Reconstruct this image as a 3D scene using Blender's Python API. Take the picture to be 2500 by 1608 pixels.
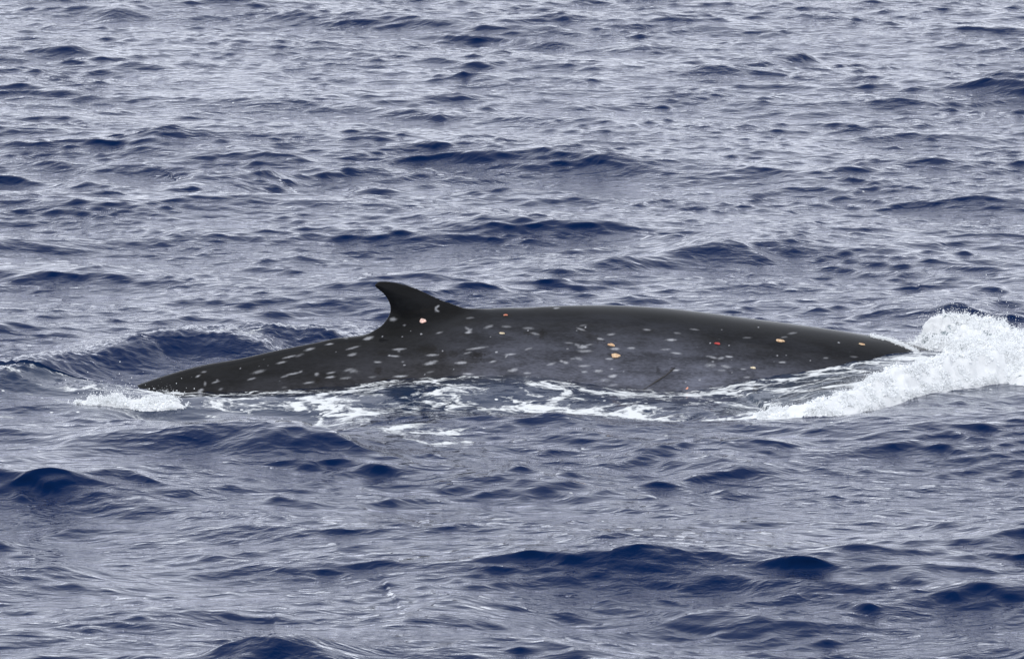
import bpy, bmesh, math
import numpy as np
from mathutils import Vector
from mathutils.bvhtree import BVHTree

scene = bpy.context.scene
for o in list(bpy.data.objects):
    bpy.data.objects.remove(o)
C = scene.collection
R = math.radians

# ------------------------------------------------------------------ camera
CAM = np.array([0.0, -48.0, 8.2])
FPX = 12418.0                      # focal length in photograph pixels (2500 wide)
PITCH = R(9.217)
cam_d = bpy.data.cameras.new('camera')
cam = bpy.data.objects.new('camera', cam_d)
C.objects.link(cam)
cam.location = CAM
cam.rotation_euler = (R(90) - PITCH, 0, 0)
cam_d.sensor_width = 36.0
cam_d.lens = 36.0 * FPX / 2500.0
cam_d.clip_start = 0.5
cam_d.clip_end = 20000
cam_d.dof.use_dof = True
cam_d.dof.focus_distance = 48.2
cam_d.dof.aperture_fstop = 10.0
scene.camera = cam

# ------------------------------------------------------------------ sky: bright even overcast
SUN_EL, SUN_ROT = R(52), R(200)
world = bpy.data.worlds.new('World')
scene.world = world
world.use_nodes = True
wn, wl = world.node_tree.nodes, world.node_tree.links
wn.clear()
sky = wn.new('ShaderNodeTexSky')
sky.sky_type = 'NISHITA'
sky.sun_disc = False
sky.sun_elevation = SUN_EL
sky.sun_rotation = SUN_ROT
sky.dust_density = 4.0
tc = wn.new('ShaderNodeTexCoord')
cl = wn.new('ShaderNodeTexNoise')
cl.inputs['Scale'].default_value = 2.2
cl.inputs['Detail'].default_value = 5.0
cr = wn.new('ShaderNodeMapRange')
cr.inputs['From Min'].default_value = 0.3
cr.inputs['From Max'].default_value = 0.7
cr.inputs['To Min'].default_value = 8.4
cr.inputs['To Max'].default_value = 10.6
cc = wn.new('ShaderNodeVectorMath'); cc.operation = 'SCALE'
cc.inputs[0].default_value = (0.938, 0.982, 1.085)
mx = wn.new('ShaderNodeMix'); mx.data_type = 'RGBA'
mx.inputs[0].default_value = 0.92
bg = wn.new('ShaderNodeBackground')
bg.inputs['Strength'].default_value = 0.1
wo = wn.new('ShaderNodeOutputWorld')
wl.new(tc.outputs['Generated'], cl.inputs['Vector'])
wl.new(cl.outputs[0], cr.inputs['Value'])
wl.new(cr.outputs[0], cc.inputs['Scale'])
wl.new(sky.outputs[0], mx.inputs[6])
wl.new(cc.outputs[0], mx.inputs[7])
wl.new(mx.outputs[2], bg.inputs['Color'])
wl.new(bg.outputs[0], wo.inputs['Surface'])

sun_d = bpy.data.lights.new('sun', 'SUN')
sun_d.energy = 1.2
sun_d.angle = R(110)
sun_d.color = (1.0, 0.985, 0.96)
sun = bpy.data.objects.new('sun', sun_d)
C.objects.link(sun)
sdir = Vector((math.sin(SUN_ROT) * math.cos(SUN_EL), math.cos(SUN_ROT) * math.cos(SUN_EL), math.sin(SUN_EL)))
sun.rotation_euler = sdir.to_track_quat('Z', 'Y').to_euler()
sun.location = sdir * 60

scene.render.engine = 'CYCLES'
scene.view_settings.view_transform = 'Standard'
scene.view_settings.look = 'None'
scene.view_settings.exposure = 0.35
scene.view_settings.gamma = 1.0
scene.view_settings.use_curve_mapping = False

# ------------------------------------------------------------------ helpers
FWD = np.array([0, math.cos(PITCH), -math.sin(PITCH)])
UPV = np.array([0, math.sin(PITCH), math.cos(PITCH)])
K = 2500.0 / 2394.0                # measured on a 2394 wide view of the photograph


def ray(px, py):
    """direction through a pixel (2394-wide measure)"""
    u = (np.asarray(px, float) * K - 1250.0) / FPX
    v = (804.0 - np.asarray(py, float) * K) / FPX
    return np.stack([u, FWD[1] + v * UPV[1], FWD[2] + v * UPV[2]], -1)


def on_z(px, py, z=0.0):
    d = ray(px, py)
    t = (np.asarray(z, float) - CAM[2]) / d[..., 2]
    return CAM + d * t[..., None]


def on_plane(px, py, n, off):
    d = ray(px, py)
    t = (off - CAM @ n) / (d @ n)
    return CAM + d * t[..., None]


def project(P):
    """world points -> photograph pixels (2500 wide)"""
    q = P - CAM
    dep = q @ FWD
    return 1250.0 + FPX * q[..., 0] / dep, 804.0 - FPX * (q @ UPV) / dep


rng = np.random.default_rng(11)
_perm = np.random.default_rng(5).permutation(512)
_perm = np.concatenate([_perm, _perm, _perm])
_ga = np.random.default_rng(6).uniform(0, 2 * np.pi, 512)
_g2 = np.stack([np.cos(_ga), np.sin(_ga)], -1).astype(np.float32)
_g3 = np.random.default_rng(7).normal(size=(512, 3)).astype(np.float32)
_g3 /= np.linalg.norm(_g3, axis=1, keepdims=True)


def noise2(x, y, seed=0):
    x = np.asarray(x, np.float32) + seed * 17.31
    y = np.asarray(y, np.float32) + seed * 9.77
    xi = np.floor(x).astype(np.int64); yi = np.floor(y).astype(np.int64)
    xf = x - xi; yf = y - yi
    u = xf * xf * xf * (xf * (xf * 6 - 15) + 10)
    v = yf * yf * yf * (yf * (yf * 6 - 15) + 10)

    def g(i, j, fx, fy):
        h = _perm[(_perm[i & 511] + j) & 511]
        return _g2[h, 0] * fx + _g2[h, 1] * fy
    a = g(xi, yi, xf, yf); b = g(xi + 1, yi, xf - 1, yf)
    c = g(xi, yi + 1, xf, yf - 1); d = g(xi + 1, yi + 1, xf - 1, yf - 1)
    return 1.5 * ((a * (1 - u) + b * u) * (1 - v) + (c * (1 - u) + d * u) * v)


def noise3(p, seed=0):
    p = np.asarray(p, np.float32) + np.float32(seed * 13.7)
    i = np.floor(p).astype(np.int64); f = p - i
    w = f * f * f * (f * (f * 6 - 15) + 10)
    out = 0
    for dx in (0, 1):
        for dy in (0, 1):
            for dz in (0, 1):
                h = _perm[(_perm[(_perm[(i[..., 0] + dx) & 511] + i[..., 1] + dy) & 511] + i[..., 2] + dz) & 511]
                gv = _g3[h]
                val = gv[..., 0] * (f[..., 0] - dx) + gv[..., 1] * (f[..., 1] - dy) + gv[..., 2] * (f[..., 2] - dz)
                ww = (w[..., 0] if dx else 1 - w[..., 0]) * (w[..., 1] if dy else 1 - w[..., 1]) * (w[..., 2] if dz else 1 - w[..., 2])
                out = out + val * ww
    return 1.6 * out


def sstep(a, b, x):
    t = np.clip((x - a) / (b - a), 0, 1)
    return t * t * (3 - 2 * t)


def mesh_np(name, V, F, mat=None, smooth=True):
    """V (n,3), F (m,k) -> mesh datablock"""
    me = bpy.data.meshes.new(name)
    V = np.asarray(V, np.float32); F = np.asarray(F, np.int32)
    k = F.shape[1]
    me.vertices.add(len(V)); me.vertices.foreach_set('co', V.ravel())
    me.loops.add(F.size); me.loops.foreach_set('vertex_index', F.ravel())
    me.polygons.add(len(F))
    me.polygons.foreach_set('loop_start', np.arange(0, F.size, k, dtype=np.int32))
    me.polygons.foreach_set('loop_total', np.full(len(F), k, np.int32))
    if smooth:
        me.polygons.foreach_set('use_smooth', np.ones(len(F), bool))
    if mat:
        me.materials.append(mat)
    me.update(calc_edges=True)
    return me


def link(name, me, parent=None):
    o = bpy.data.objects.new(name, me)
    C.objects.link(o)
    o.parent = parent
    return o


def attr(me, name, arr):
    a = me.attributes.new(name, 'FLOAT', 'POINT')
    a.data.foreach_set('value', np.asarray(arr, np.float32).ravel())


def tag(o, label=None, cat=None, kind=None):
    if label: o['label'] = label
    if cat: o['category'] = cat
    if kind: o['kind'] = kind


def polyline_field(X, Y, pts):
    """nearest point on a polyline: signed distance (+ toward camera, -y), parameter 0..n-1"""
    best = np.full(X.shape, 1e9, np.float32); sd = np.zeros(X.shape, np.float32); tt = np.zeros(X.shape, np.float32)
    for i in range(len(pts) - 1):
        a, b = np.asarray(pts[i][:2]), np.asarray(pts[i + 1][:2])
        e = b - a; L2 = e @ e
        t = np.clip(((X - a[0]) * e[0] + (Y - a[1]) * e[1]) / L2, 0, 1)
        dx = X - a[0] - t * e[0]; dy = Y - a[1] - t * e[1]
        d = np.sqrt(dx * dx + dy * dy)
        side = np.where(((X - a[0]) * e[1] - (Y - a[1]) * e[0]) * (1 if e[0] >= 0 else -1) > 0, 1.0, -1.0)
        m = d < best
        best = np.where(m, d, best); sd = np.where(m, d * side, sd); tt = np.where(m, i + t, tt)
    return sd, tt


class N:
    """tiny node helper"""
    def __init__(s, name):
        s.m = bpy.data.materials.new(name); s.m.use_nodes = True
        s.t = s.m.node_tree; s.t.nodes.clear()

    def n(s, typ, ins=None, **kw):
        nd = s.t.nodes.new('ShaderNode' + typ)
        for k, v in kw.items(): setattr(nd, k, v)
        for k, v in (ins or {}).items():
            if isinstance(v, bpy.types.NodeSocket): s.t.links.new(v, nd.inputs[k])
            else: nd.inputs[k].default_value = v
        return nd

    def math(s, op, a, b=None, clamp=False):
        nd = s.t.nodes.new('ShaderNodeMath'); nd.operation = op; nd.use_clamp = clamp
        for i, v in enumerate((a, b)):
            if v is None: continue
            if isinstance(v, bpy.types.NodeSocket): s.t.links.new(v, nd.inputs[i])
            else: nd.inputs[i].default_value = v
        return nd.outputs[0]

    def ramp(s, v, a, b, c=0.0, d=1.0, smooth=True):
        nd = s.n('MapRange', {'Value': v, 'From Min': a, 'From Max': b, 'To Min': c, 'To Max': d})
        if smooth: nd.interpolation_type = 'SMOOTHSTEP'
        return nd.outputs[0]

    def mix(s, f, a, b):
        nd = s.t.nodes.new('ShaderNodeMix'); nd.data_type = 'RGBA'
        for k, v in ((0, f), (6, a), (7, b)):
            if isinstance(v, bpy.types.NodeSocket): s.t.links.new(v, nd.inputs[k])
            else: nd.inputs[k].default_value = v
        return nd.outputs[2]

    def at(s, name):
        return s.n('Attribute', attribute_name=name).outputs['Fac']


# ------------------------------------------------------------------ materials
def water_material():
    w = N('sea_water')
    co = w.n('TexCoord').outputs['Object']
    # fine ripples below the mesh resolution
    def ripples(scale, rot, sx, sy, detail):
        mp = w.n('Mapping', {'Vector': co, 'Scale': (sx, sy, 0.0), 'Rotation': (0, 0, R(rot))}).outputs[0]
        return w.n('TexNoise', {'Vector': mp, 'Scale': scale, 'Detail': detail, 'Roughness': 0.55, 'Distortion': 0.35}).outputs[0]

    def crested(v):                                    # sharp crests, round troughs
        return w.math('SUBTRACT', 1.0, w.math('ABSOLUTE', w.math('SUBTRACT', w.math('MULTIPLY', v, 2.0), 1.0)))
    n0 = w.math('ADD', crested(ripples(2.3, 20, 0.8, 1.5, 2.0)), ripples(3.6, -24, 0.8, 1.5, 2.0))
    n1 = w.math('ADD', ripples(7.5, 12, 0.65, 1.5, 3.0), w.math('MULTIPLY', crested(ripples(6.0, -16, 0.65, 1.5, 2.0)), 0.6))
    n2 = ripples(26.0, 8, 0.6, 1.4, 3.0)
    # ruffled and calm patches
    pt = w.n('TexNoise', {'Vector': co, 'Scale': 0.45, 'Detail': 3.0}).outputs[0]
    ruf = w.ramp(pt, 0.40, 0.62, 0.4, 1.0)
    hgt = w.math('ADD', w.math('MULTIPLY', n0, 0.026), w.math('MULTIPLY', w.math('MULTIPLY', n1, ruf), 0.017))
    hgt = w.math('ADD', hgt, w.math('MULTIPLY', w.math('MULTIPLY', n2, ruf), 0.0048))
    hgt = w.math('MULTIPLY', hgt, w.math('SUBTRACT', 1.0, w.math('MULTIPLY', w.at('still'), 0.78)))
    # foam mask: lacy streaks where the density attribute is high
    fm = w.n('Mapping', {'Vector': co, 'Scale': (0.62, 1.0, 0.0), 'Rotation': (0, 0, R(-8))}).outputs[0]
    fw = w.n('TexNoise', {'Vector': fm, 'Scale': 2.4, 'Detail': 4.0, 'Roughness': 0.6}).outputs[1]
    fv = w.n('VectorMath', {0: fw, 1: (0.5, 0.5, 0.5)}, operation='SUBTRACT').outputs[0]
    fs = w.n('VectorMath', {0: fv, 'Scale': 0.55}, operation='SCALE').outputs[0]
    fp = w.n('VectorMath', {0: fm, 1: fs}, operation='ADD').outputs[0]
    big = w.n('TexNoise', {'Vector': fp, 'Scale': 2.2, 'Detail': 7.0, 'Roughness': 0.62}).outputs[0]
    vo = w.n('TexVoronoi', {'Vector': fp, 'Scale': 4.2, 'Randomness': 1.0}, feature='DISTANCE_TO_EDGE').outputs['Distance']
    vo2 = w.n('TexVoronoi', {'Vector': fp, 'Scale': 11.0, 'Randomness': 1.0}, feature='DISTANCE_TO_EDGE').outputs['Distance']
    lace = w.math('ADD', w.ramp(vo, 0.0, 0.20, 0.23, 0.0), w.ramp(vo2, 0.0, 0.25, 0.10, 0.0))
    dens = w.at('foam')
    val = w.math('ADD', w.math('ADD', w.math('MULTIPLY', w.math('SUBTRACT', big, 0.5), 1.9), lace), dens)
    fine = w.n('TexNoise', {'Vector': fp, 'Scale': 22.0, 'Detail': 6.0, 'Roughness': 0.75}).outputs[0]
    val = w.math('ADD', val, w.math('MULTIPLY', w.math('SUBTRACT', fine, 0.5), 0.75))
    mask = w.ramp(val, 0.76, 1.0, 0.0, 0.94)
    # sparse flecks of foam
    fl = w.n('TexVoronoi', {'Vector': co, 'Scale': 3.0, 'Randomness': 1.0}, feature='F1')
    flr = w.n('SeparateColor', {0: fl.outputs['Color']}).outputs[0]
    flk = w.math('MULTIPLY', w.ramp(fl.outputs['Distance'], 0.03, 0.07, 1.0, 0.0), w.math('GREATER_THAN', flr, w.math('SUBTRACT', 1.0, w.at('fleck'))))
    f2 = w.n('TexVoronoi', {'Vector': co, 'Scale': 8.0, 'Randomness': 1.0}, feature='F1')
    f2r = w.n('SeparateColor', {0: f2.outputs['Color']}).outputs[0]
    f2k = w.math('MULTIPLY', w.ramp(f2.outputs['Distance'], 0.10, 0.17, 1.0, 0.0), w.math('GREATER_THAN', f2r, w.math('SUBTRACT', 1.0, w.at('fleck'))))
    mask = w.math('MAXIMUM', w.math('MAXIMUM', mask, flk), f2k)
    # colours of the water body
    aer = w.at('aerated')
    deep = w.mix(aer, (0.0020, 0.0108, 0.045, 1), (0.034, 0.052, 0.062, 1))
    bump = w.n('Bump', {'Height': hgt, 'Strength': 1.0, 'Distance': 1.0}).outputs[0]
    dif = w.n('BsdfDiffuse', {'Color': deep, 'Normal': bump}).outputs[0]
    dif = w.n('MixShader', {0: w.at('thin'), 1: dif, 2: w.n('BsdfTransparent', {'Color': (0.86, 0.90, 0.92, 1)}).outputs[0]}).outputs[0]
    glo = w.n('BsdfGlossy', {'Color': (0.97, 0.97, 1.0, 1), 'Roughness': 0.06, 'Normal': bump}).outputs[0]
    fr = w.n('Fresnel', {'IOR': 1.333, 'Normal': bump}).outputs[0]
    fr = w.math('MULTIPLY', w.math('SUBTRACT', fr, 0.021, clamp=True), 1.39, clamp=True)
    wat = w.n('MixShader', {0: fr, 1: dif, 2: glo}).outputs[0]
    fb = w.n('TexNoise', {'Vector': co, 'Scale': 45.0, 'Detail': 3.0}).outputs[0]
    fbh = w.math('ADD', w.math('MULTIPLY', fb, 0.012), w.math('MULTIPLY', mask, 0.012))
    fbm = w.n('Bump', {'Height': fbh, 'Strength': 0.8, 'Distance': 1.0}).outputs[0]
    fo = w.n('BsdfDiffuse', {'Color': (0.64, 0.66, 0.67, 1), 'Normal': fbm}).outputs[0]
    sh = w.n('MixShader', {0: mask, 1: wat, 2: fo}).outputs[0]
    w.n('OutputMaterial', {'Surface': sh})
    return w.m


def froth_material(name, thr):
    w = N(name)
    co = w.n('TexCoord').outputs['Object']
    v = w.n('TexVoronoi', {'Vector': co, 'Scale': 55.0}, feature='SMOOTH_F1').outputs['Distance']
    n = w.n('TexNoise', {'Vector': co, 'Scale': 16.0, 'Detail': 6.0, 'Roughness': 0.65}).outputs[0]
    b = w.n('Bump', {'Height': w.math('ADD', w.math('MULTIPLY', v, 0.010), w.math('MULTIPLY', n, 0.05)), 'Strength': 0.9}).outputs[0]
    dif = w.n('BsdfDiffuse', {'Color': (0.82, 0.835, 0.845, 1), 'Normal': b}).outputs[0]
    tr = w.n('BsdfTranslucent', {'Color': (0.80, 0.86, 0.88, 1), 'Normal': b}).outputs[0]
    white = w.n('MixShader', {0: 0.25, 1: dif, 2: tr}).outputs[0]
    g = w.n('BsdfPrincipled', {'Base Color': (0.10, 0.14, 0.16, 1), 'Roughness': 0.12, 'IOR': 1.33, 'Normal': b}).outputs[0]
    hole = w.n('TexNoise', {'Vector': co, 'Scale': 5.5, 'Detail': 6.0, 'Roughness': 0.65, 'Distortion': 0.6}).outputs[0]
    f = w.ramp(w.math('ADD', hole, w.at('white')), thr, thr + 0.10)
    sh = w.n('MixShader', {0: f, 1: g, 2: white}).outputs[0]
    w.n('OutputMaterial', {'Surface': sh})
    return w.m


def droplet_material():
    w = N('spray')
    d = w.n('BsdfDiffuse', {'Color': (0.82, 0.835, 0.845, 1)}).outputs[0]
    t = w.n('BsdfTranslucent', {'Color': (0.84, 0.86, 0.87, 1)}).outputs[0]
    m = w.n('MixShader', {0: 0.3, 1: d, 2: t}).outputs[0]
    w.n('OutputMaterial', {'Surface': m})
    return w.m


def skin_material():
    w = N('whale_skin')
    co = w.n('TexCoord').outputs['Object']
    st = w.n('Mapping', {'Vector': co, 'Scale': (1.0, 3.0, 3.6)}).outputs[0]
    n1 = w.n('TexNoise', {'Vector': st, 'Scale': 2.2, 'Detail': 6.0, 'Roughness': 0.6}).outputs[0]
    n2 = w.n('TexNoise', {'Vector': st, 'Scale': 22.0, 'Detail': 4.0, 'Roughness': 0.6}).outputs[0]
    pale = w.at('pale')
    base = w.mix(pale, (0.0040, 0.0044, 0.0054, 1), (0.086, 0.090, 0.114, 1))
    base = w.mix(w.at('brown'), base, (0.0150, 0.0138, 0.0132, 1))
    base = w.mix(w.math('MULTIPLY', w.at('dark'), 0.8), base, (0.008, 0.0072, 0.0070, 1))
    mot = w.ramp(w.math('ADD', w.math('MULTIPLY', n1, 0.65), w.math('MULTIPLY', n2, 0.35)), 0.34, 0.66, 0.45, 1.55)
    base = w.n('VectorMath', {0: base, 'Scale': mot}, operation='SCALE').outputs[0]
    sn = w.ramp(n2, 0.25, 0.60, 0.65, 1.0)
    base = w.mix(w.math('MULTIPLY', w.at('scar'), sn, clamp=True), base, (0.50, 0.51, 0.54, 1))
    base = w.mix(w.at('wound'), base, (0.50, 0.30, 0.17, 1))
    b = w.n('Bump', {'Height': w.math('MULTIPLY', n2, 0.012), 'Strength': 0.6}).outputs[0]
    p = w.n('BsdfPrincipled', {'Base Color': base, 'Roughness': w.ramp(n1, 0.3, 0.7, 0.36, 0.55), 'IOR': 1.36, 'Normal': b,
                               'Specular IOR Level': 0.06, 'Coat Weight': 1.0, 'Coat Roughness': 0.07, 'Coat IOR': 1.14})
    w.n('OutputMaterial', {'Surface': p.outputs[0]})
    return w.m


def flesh_material(name, c1, c2):
    w = N(name)
    co = w.n('TexCoord').outputs['Object']
    n = w.n('TexNoise', {'Vector': co, 'Scale': 60.0, 'Detail': 3.0}).outputs[0]
    p = w.n('BsdfPrincipled', {'Base Color': w.mix(w.ramp(n, 0.35, 0.65), c1, c2), 'Roughness': 0.4})
    w.n('OutputMaterial', {'Surface': p.outputs[0]})
    return w.m


MAT_WATER = water_material()
MAT_FROTH = froth_material('white_water', 0.42)
MAT_SPRAY = droplet_material()
MAT_SKIN = skin_material()

# ------------------------------------------------------------------ whale body
YAW = R(6.0)
AX = np.array([math.cos(YAW), math.sin(YAW), 0.0])         # swimming direction
NR = np.array([-math.sin(YAW), math.cos(YAW), 0.0])        # away from the camera


def axis_pt(px, py):
    P = on_plane(px, py, NR, 0.0)
    return P @ AX, P[..., 2]


back = [(150, 975), (230, 940), (300, 908), (400, 873), (466, 855), (560, 838), (650, 818), (740, 800), (820, 783), (880, 776), (950, 766),
        (1020, 746), (1090, 724), (1170, 717), (1250, 717), (1350, 714), (1450, 714.5), (1550, 720), (1650, 731), (1750, 744),
        (1850, 757), (1950, 771), (2030, 784), (2090, 794), (2130, 804), (2165, 816), (2250, 858), (2400, 940)]
bs, bz = axis_pt(*np.array(back, float).T)
hw_px = [150, 300, 500, 700, 900, 1100, 1400, 1700, 2000, 2150, 2400]
ks = axis_pt(np.array(hw_px, float), np.full(len(hw_px), 800.0))[0]
HW = [.16, .22, .33, .44, .57, .68, .80, .86, .86, .82, .70]
HH = [.25, .34, .46, .58, .70, .82, .92, .97, .97, .92, .80]


def spl(x, xp, yp):
    """smooth monotone-ish interpolation (Catmull-Rom)"""
    xp = np.asarray(xp, float); yp = np.asarray(yp, float)
    m = np.gradient(yp, xp)
    i = np.clip(np.searchsorted(xp, x) - 1, 0, len(xp) - 2)
    h = xp[i + 1] - xp[i]; t = (x - xp[i]) / h
    return ((2 * t**3 - 3 * t**2 + 1) * yp[i] + (t**3 - 2 * t**2 + t) * h * m[i]
            + (-2 * t**3 + 3 * t**2) * yp[i + 1] + (t**3 - t**2) * h * m[i + 1])


def whale_mesh():
    S = np.linspace(bs[0], bs[-1], 420)
    zt = spl(S, bs, bz); hw = spl(S, ks, HW); hh = spl(S, ks, HH)
    nth = 128
    th = np.linspace(0, 2 * np.pi, nth, endpoint=False)
    sn, cs = np.sin(th), np.cos(th)
    upper = cs > 0
    ex = np.interp(S, ks, [1.3, 1.3, 1.4, 1.6, 1.75, 1.6, 1.25, 1.15, 1.15, 1.15, 1.1])
    lat = np.sign(sn)[None] * np.abs(sn)[None] ** np.where(upper[None], ex[:, None], 1.0)
    V = (S[:, None, None] * AX + (hw[:, None] * lat)[..., None] * NR
         + (zt[:, None] - hh[:, None] + hh[:, None] * cs)[..., None] * np.array([0, 0, 1.0]))
    n = len(S)
    V = V.reshape(-1, 3)
    I = np.arange(n - 1)[:, None] * nth; J = np.arange(nth)[None]; J2 = (J + 1) % nth
    F = np.stack([I + J, I + nth + J, I + nth + J2, I + J2], -1).reshape(-1, 4)
    bm = bmesh.new()
    vs = [bm.verts.new(v) for v in V]
    for f in F: bm.faces.new([vs[i] for i in f])
    bm.faces.new([vs[i] for i in range(nth)])
    bm.faces.new([vs[(n - 1) * nth + i] for i in range(nth)][::-1])
    # dorsal fin: outline measured from the photograph, thickness of a real fin
    def fo(rows): return [((850 + x / 4.4) / K, (650 + y / 4.4) / K) for x, y in rows]
    lead = fo([(1700, 640), (1480, 441), (1260, 421), (1080, 384), (960, 338), (840, 281), (720, 228), (600, 188), (480, 164), (370, 155), (318, 166), (284, 196)])
    trail = fo([(150, 980), (190, 724), (340, 632), (390, 592), (425, 545), (444, 500), (451, 450), (441, 400), (420, 350), (384, 300), (325, 250), (284, 212)])
    ls, lz = axis_pt(*np.array(lead, float).T)
    ts, tz = axis_pt(*np.array(trail, float).T)
    q = np.linspace(0, 11, 56)
    ls, lz = spl(q, np.arange(12), ls), spl(q, np.arange(12), lz)
    ts, tz = spl(q, np.arange(12), ts), spl(q, np.arange(12), tz)
    nu = 48
    uu = np.linspace(0, 1, nu)
    grids = {}
    zb = 0.33
    for side in (-1, 1):
        for j in range(56):
            v = j / 55
            half = 0.018 + 0.040 * (1 - v)
            for i in range(nu):
                u = uu[i]
                s = ts[j] * (1 - u) + ls[j] * u; z = tz[j] * (1 - u) + lz[j] * u
                prof = (max(0.0, math.sin(math.pi * u ** 0.8))) ** 0.6
                w_ = half * prof
                if i in (0, nu - 1) and side == 1:
                    grids[(side, i, j)] = grids[(-1, i, j)]; continue
                grids[(side, i, j)] = bm.verts.new(Vector(s * AX + side * w_ * NR) + Vector((0, 0, z)))
        for j in range(55):
            for i in range(nu - 1):
                q4 = [grids[(side, i, j)], grids[(side, i + 1, j)], grids[(side, i + 1, j + 1)], grids[(side, i, j + 1)]]
                if side == 1: q4.reverse()
                bm.faces.new(q4)
    # tip and base caps
    for j, rev in ((55, False), (0, True)):
        loop = [grids[(-1, i, j)] for i in range(nu)] + [grids[(1, i, j)] for i in range(nu - 2, 0, -1)]
        if rev: loop.reverse()
        # push the base cap down into the body
        bm.faces.new(loop)
    bm.normal_update()
    me = bpy.data.meshes.new('body_raw'); bm.to_mesh(me); bm.free()
    o = bpy.data.objects.new('body_raw', me); C.objects.link(o)
    r = o.modifiers.new('r', 'REMESH'); r.mode = 'VOXEL'; r.voxel_size = 0.0105
    s = o.modifiers.new('s', 'SMOOTH'); s.factor = 0.5; s.iterations = 7
    dg = bpy.context.evaluated_depsgraph_get()
    out = bpy.data.meshes.new_from_object(o.evaluated_get(dg))
    bpy.data.objects.remove(o); bpy.data.meshes.remove(me)
    return out


raw = whale_mesh()
nv = len(raw.vertices)
co = np.empty(nv * 3, np.float32); raw.vertices.foreach_get('co', co); co = co.reshape(-1, 3)
nl = len(raw.loops)
li = np.empty(nl, np.int32); raw.loops.foreach_get('vertex_index', li)
F = li.reshape(-1, 4)
# keep the part of the body that can ever show above or through the surface
fz = co[F, 2].max(1)
F = F[fz > -0.42]
used = np.zeros(nv, bool); used[F.ravel()] = True
remap = np.cumsum(used) - 1
BV = co[used].astype(float); BF = remap[F]
bpy.data.meshes.remove(raw)


def fair(V, F, wgt, it):
    m = wgt > 0
    fs = F[m[F].any(1)]
    e = np.concatenate([fs[:, [0, 1]], fs[:, [1, 2]], fs[:, [2, 3]], fs[:, [3, 0]]])
    ids, inv = np.unique(e, return_inverse=True); e = inv.reshape(e.shape)
    n = len(ids); P = V[ids].copy(); w_ = wgt[ids][:, None]
    deg = np.bincount(e[:, 0], minlength=n) + np.bincount(e[:, 1], minlength=n)
    for _ in range(it):
        S_ = np.stack([np.bincount(e[:, 0], P[e[:, 1], k], n) + np.bincount(e[:, 1], P[e[:, 0], k], n) for k in range(3)], -1)
        P += w_ * 0.6 * (S_ / deg[:, None] - P)
    V[ids] = P


_zt = spl(np.clip(BV @ AX, bs[0], bs[-1]), bs, bz)
_f0, _f1 = axis_pt(np.array([840., 1200.]), np.array([740., 740.]))[0]
_s = BV @ AX
_rel = BV[:, 2] - _zt
_w = sstep(_f0 - .25, _f0, _s) * sstep(_f1 + .3, _f1, _s) * np.exp(-(np.where(_rel > 0, _rel / .055, _rel / .22)) ** 2)
fair(BV, BF, np.where(_w > .02, _w, 0), 160)
body_me = mesh_np('body', BV, BF, MAT_SKIN)
bvh = BVHTree.FromPolygons([Vector(v) for v in BV], BF.tolist())


def hit(px, py, src=False):
    """point of the whale's skin seen at a pixel"""
    if src: px, py = px / K, py / K
    d = ray(px, py)
    r = bvh.ray_cast(Vector(CAM), Vector(d).normalized())
    return r[0], r[1]


# ---- marks on the skin, measured in four crops of the photograph
def crop(ox, oy, z, rows):
    return [(ox + x / z, oy + y / z, a / z, b / z, ang, s) for x, y, a, b, ang, s in rows]


scars = crop(850, 650, 4.4, [
    (482, 568, 34, 22, 0, .8), (978, 712, 32, 9, 12, .45), (1290, 674, 36, 11, -32, .8), (1302, 690, 38, 11, 36, .8), (1292, 710, 40, 10, 3, .9), (1308, 553, 38, 12, 5, .3),
    (1510, 648, 52, 14, 18, .55), (1700, 646, 42, 11, -3, .35), (1935, 664, 48, 12, 0, .35), (2005, 722, 46, 10, -12, .6),
    (216, 773, 54, 16, 14, .95), (50, 875, 62, 12, 15, .85), (45, 947, 56, 13, 13, .8), (545, 890, 76, 12, 4, .75), (545, 902, 14, 26, 0, .4),
    (497, 963, 50, 11, -3, .95), (905, 952, 60, 11, 2, .95), (880, 1040, 74, 17, 12, .75), (925, 1022, 34, 16, 10, .5), (318, 1027, 50, 8, 0, .9),
    (1215, 1035, 56, 13, 3, .95), (1375, 880, 108, 10, 8, .8), (1280, 930, 40, 8, 15, .55), (1555, 1022, 50, 8, 12, .7), (1740, 945, 52, 8, 5, .85),
    (1702, 962, 26, 7, 50, .7), (1935, 886, 44, 9, 14, .6), (1768, 1115, 58, 16, 12, .9), (1925, 1145, 40, 9, 0, .8), (1285, 1154, 50, 12, -3, .95),
    (560, 1180, 62, 12, 3, .95), (170, 1270, 58, 15, 10, .75), (45, 1118, 60, 20, -10, .35), (880, 1135, 46, 8, 14, .35), (255, 1190, 40, 8, 5, .35),
    (2180, 1050, 44, 10, 14, .65), (385, 1245, 46, 8, 0, .8), (960, 432, 22, 7, 35, .9), (942, 456, 8, 24, 0, .9), (958, 478, 20, 6, -25, .9),
    (605, 632, 10, 5, 0, .5), (585, 1025, 10, 6, 0, .6)])
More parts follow.
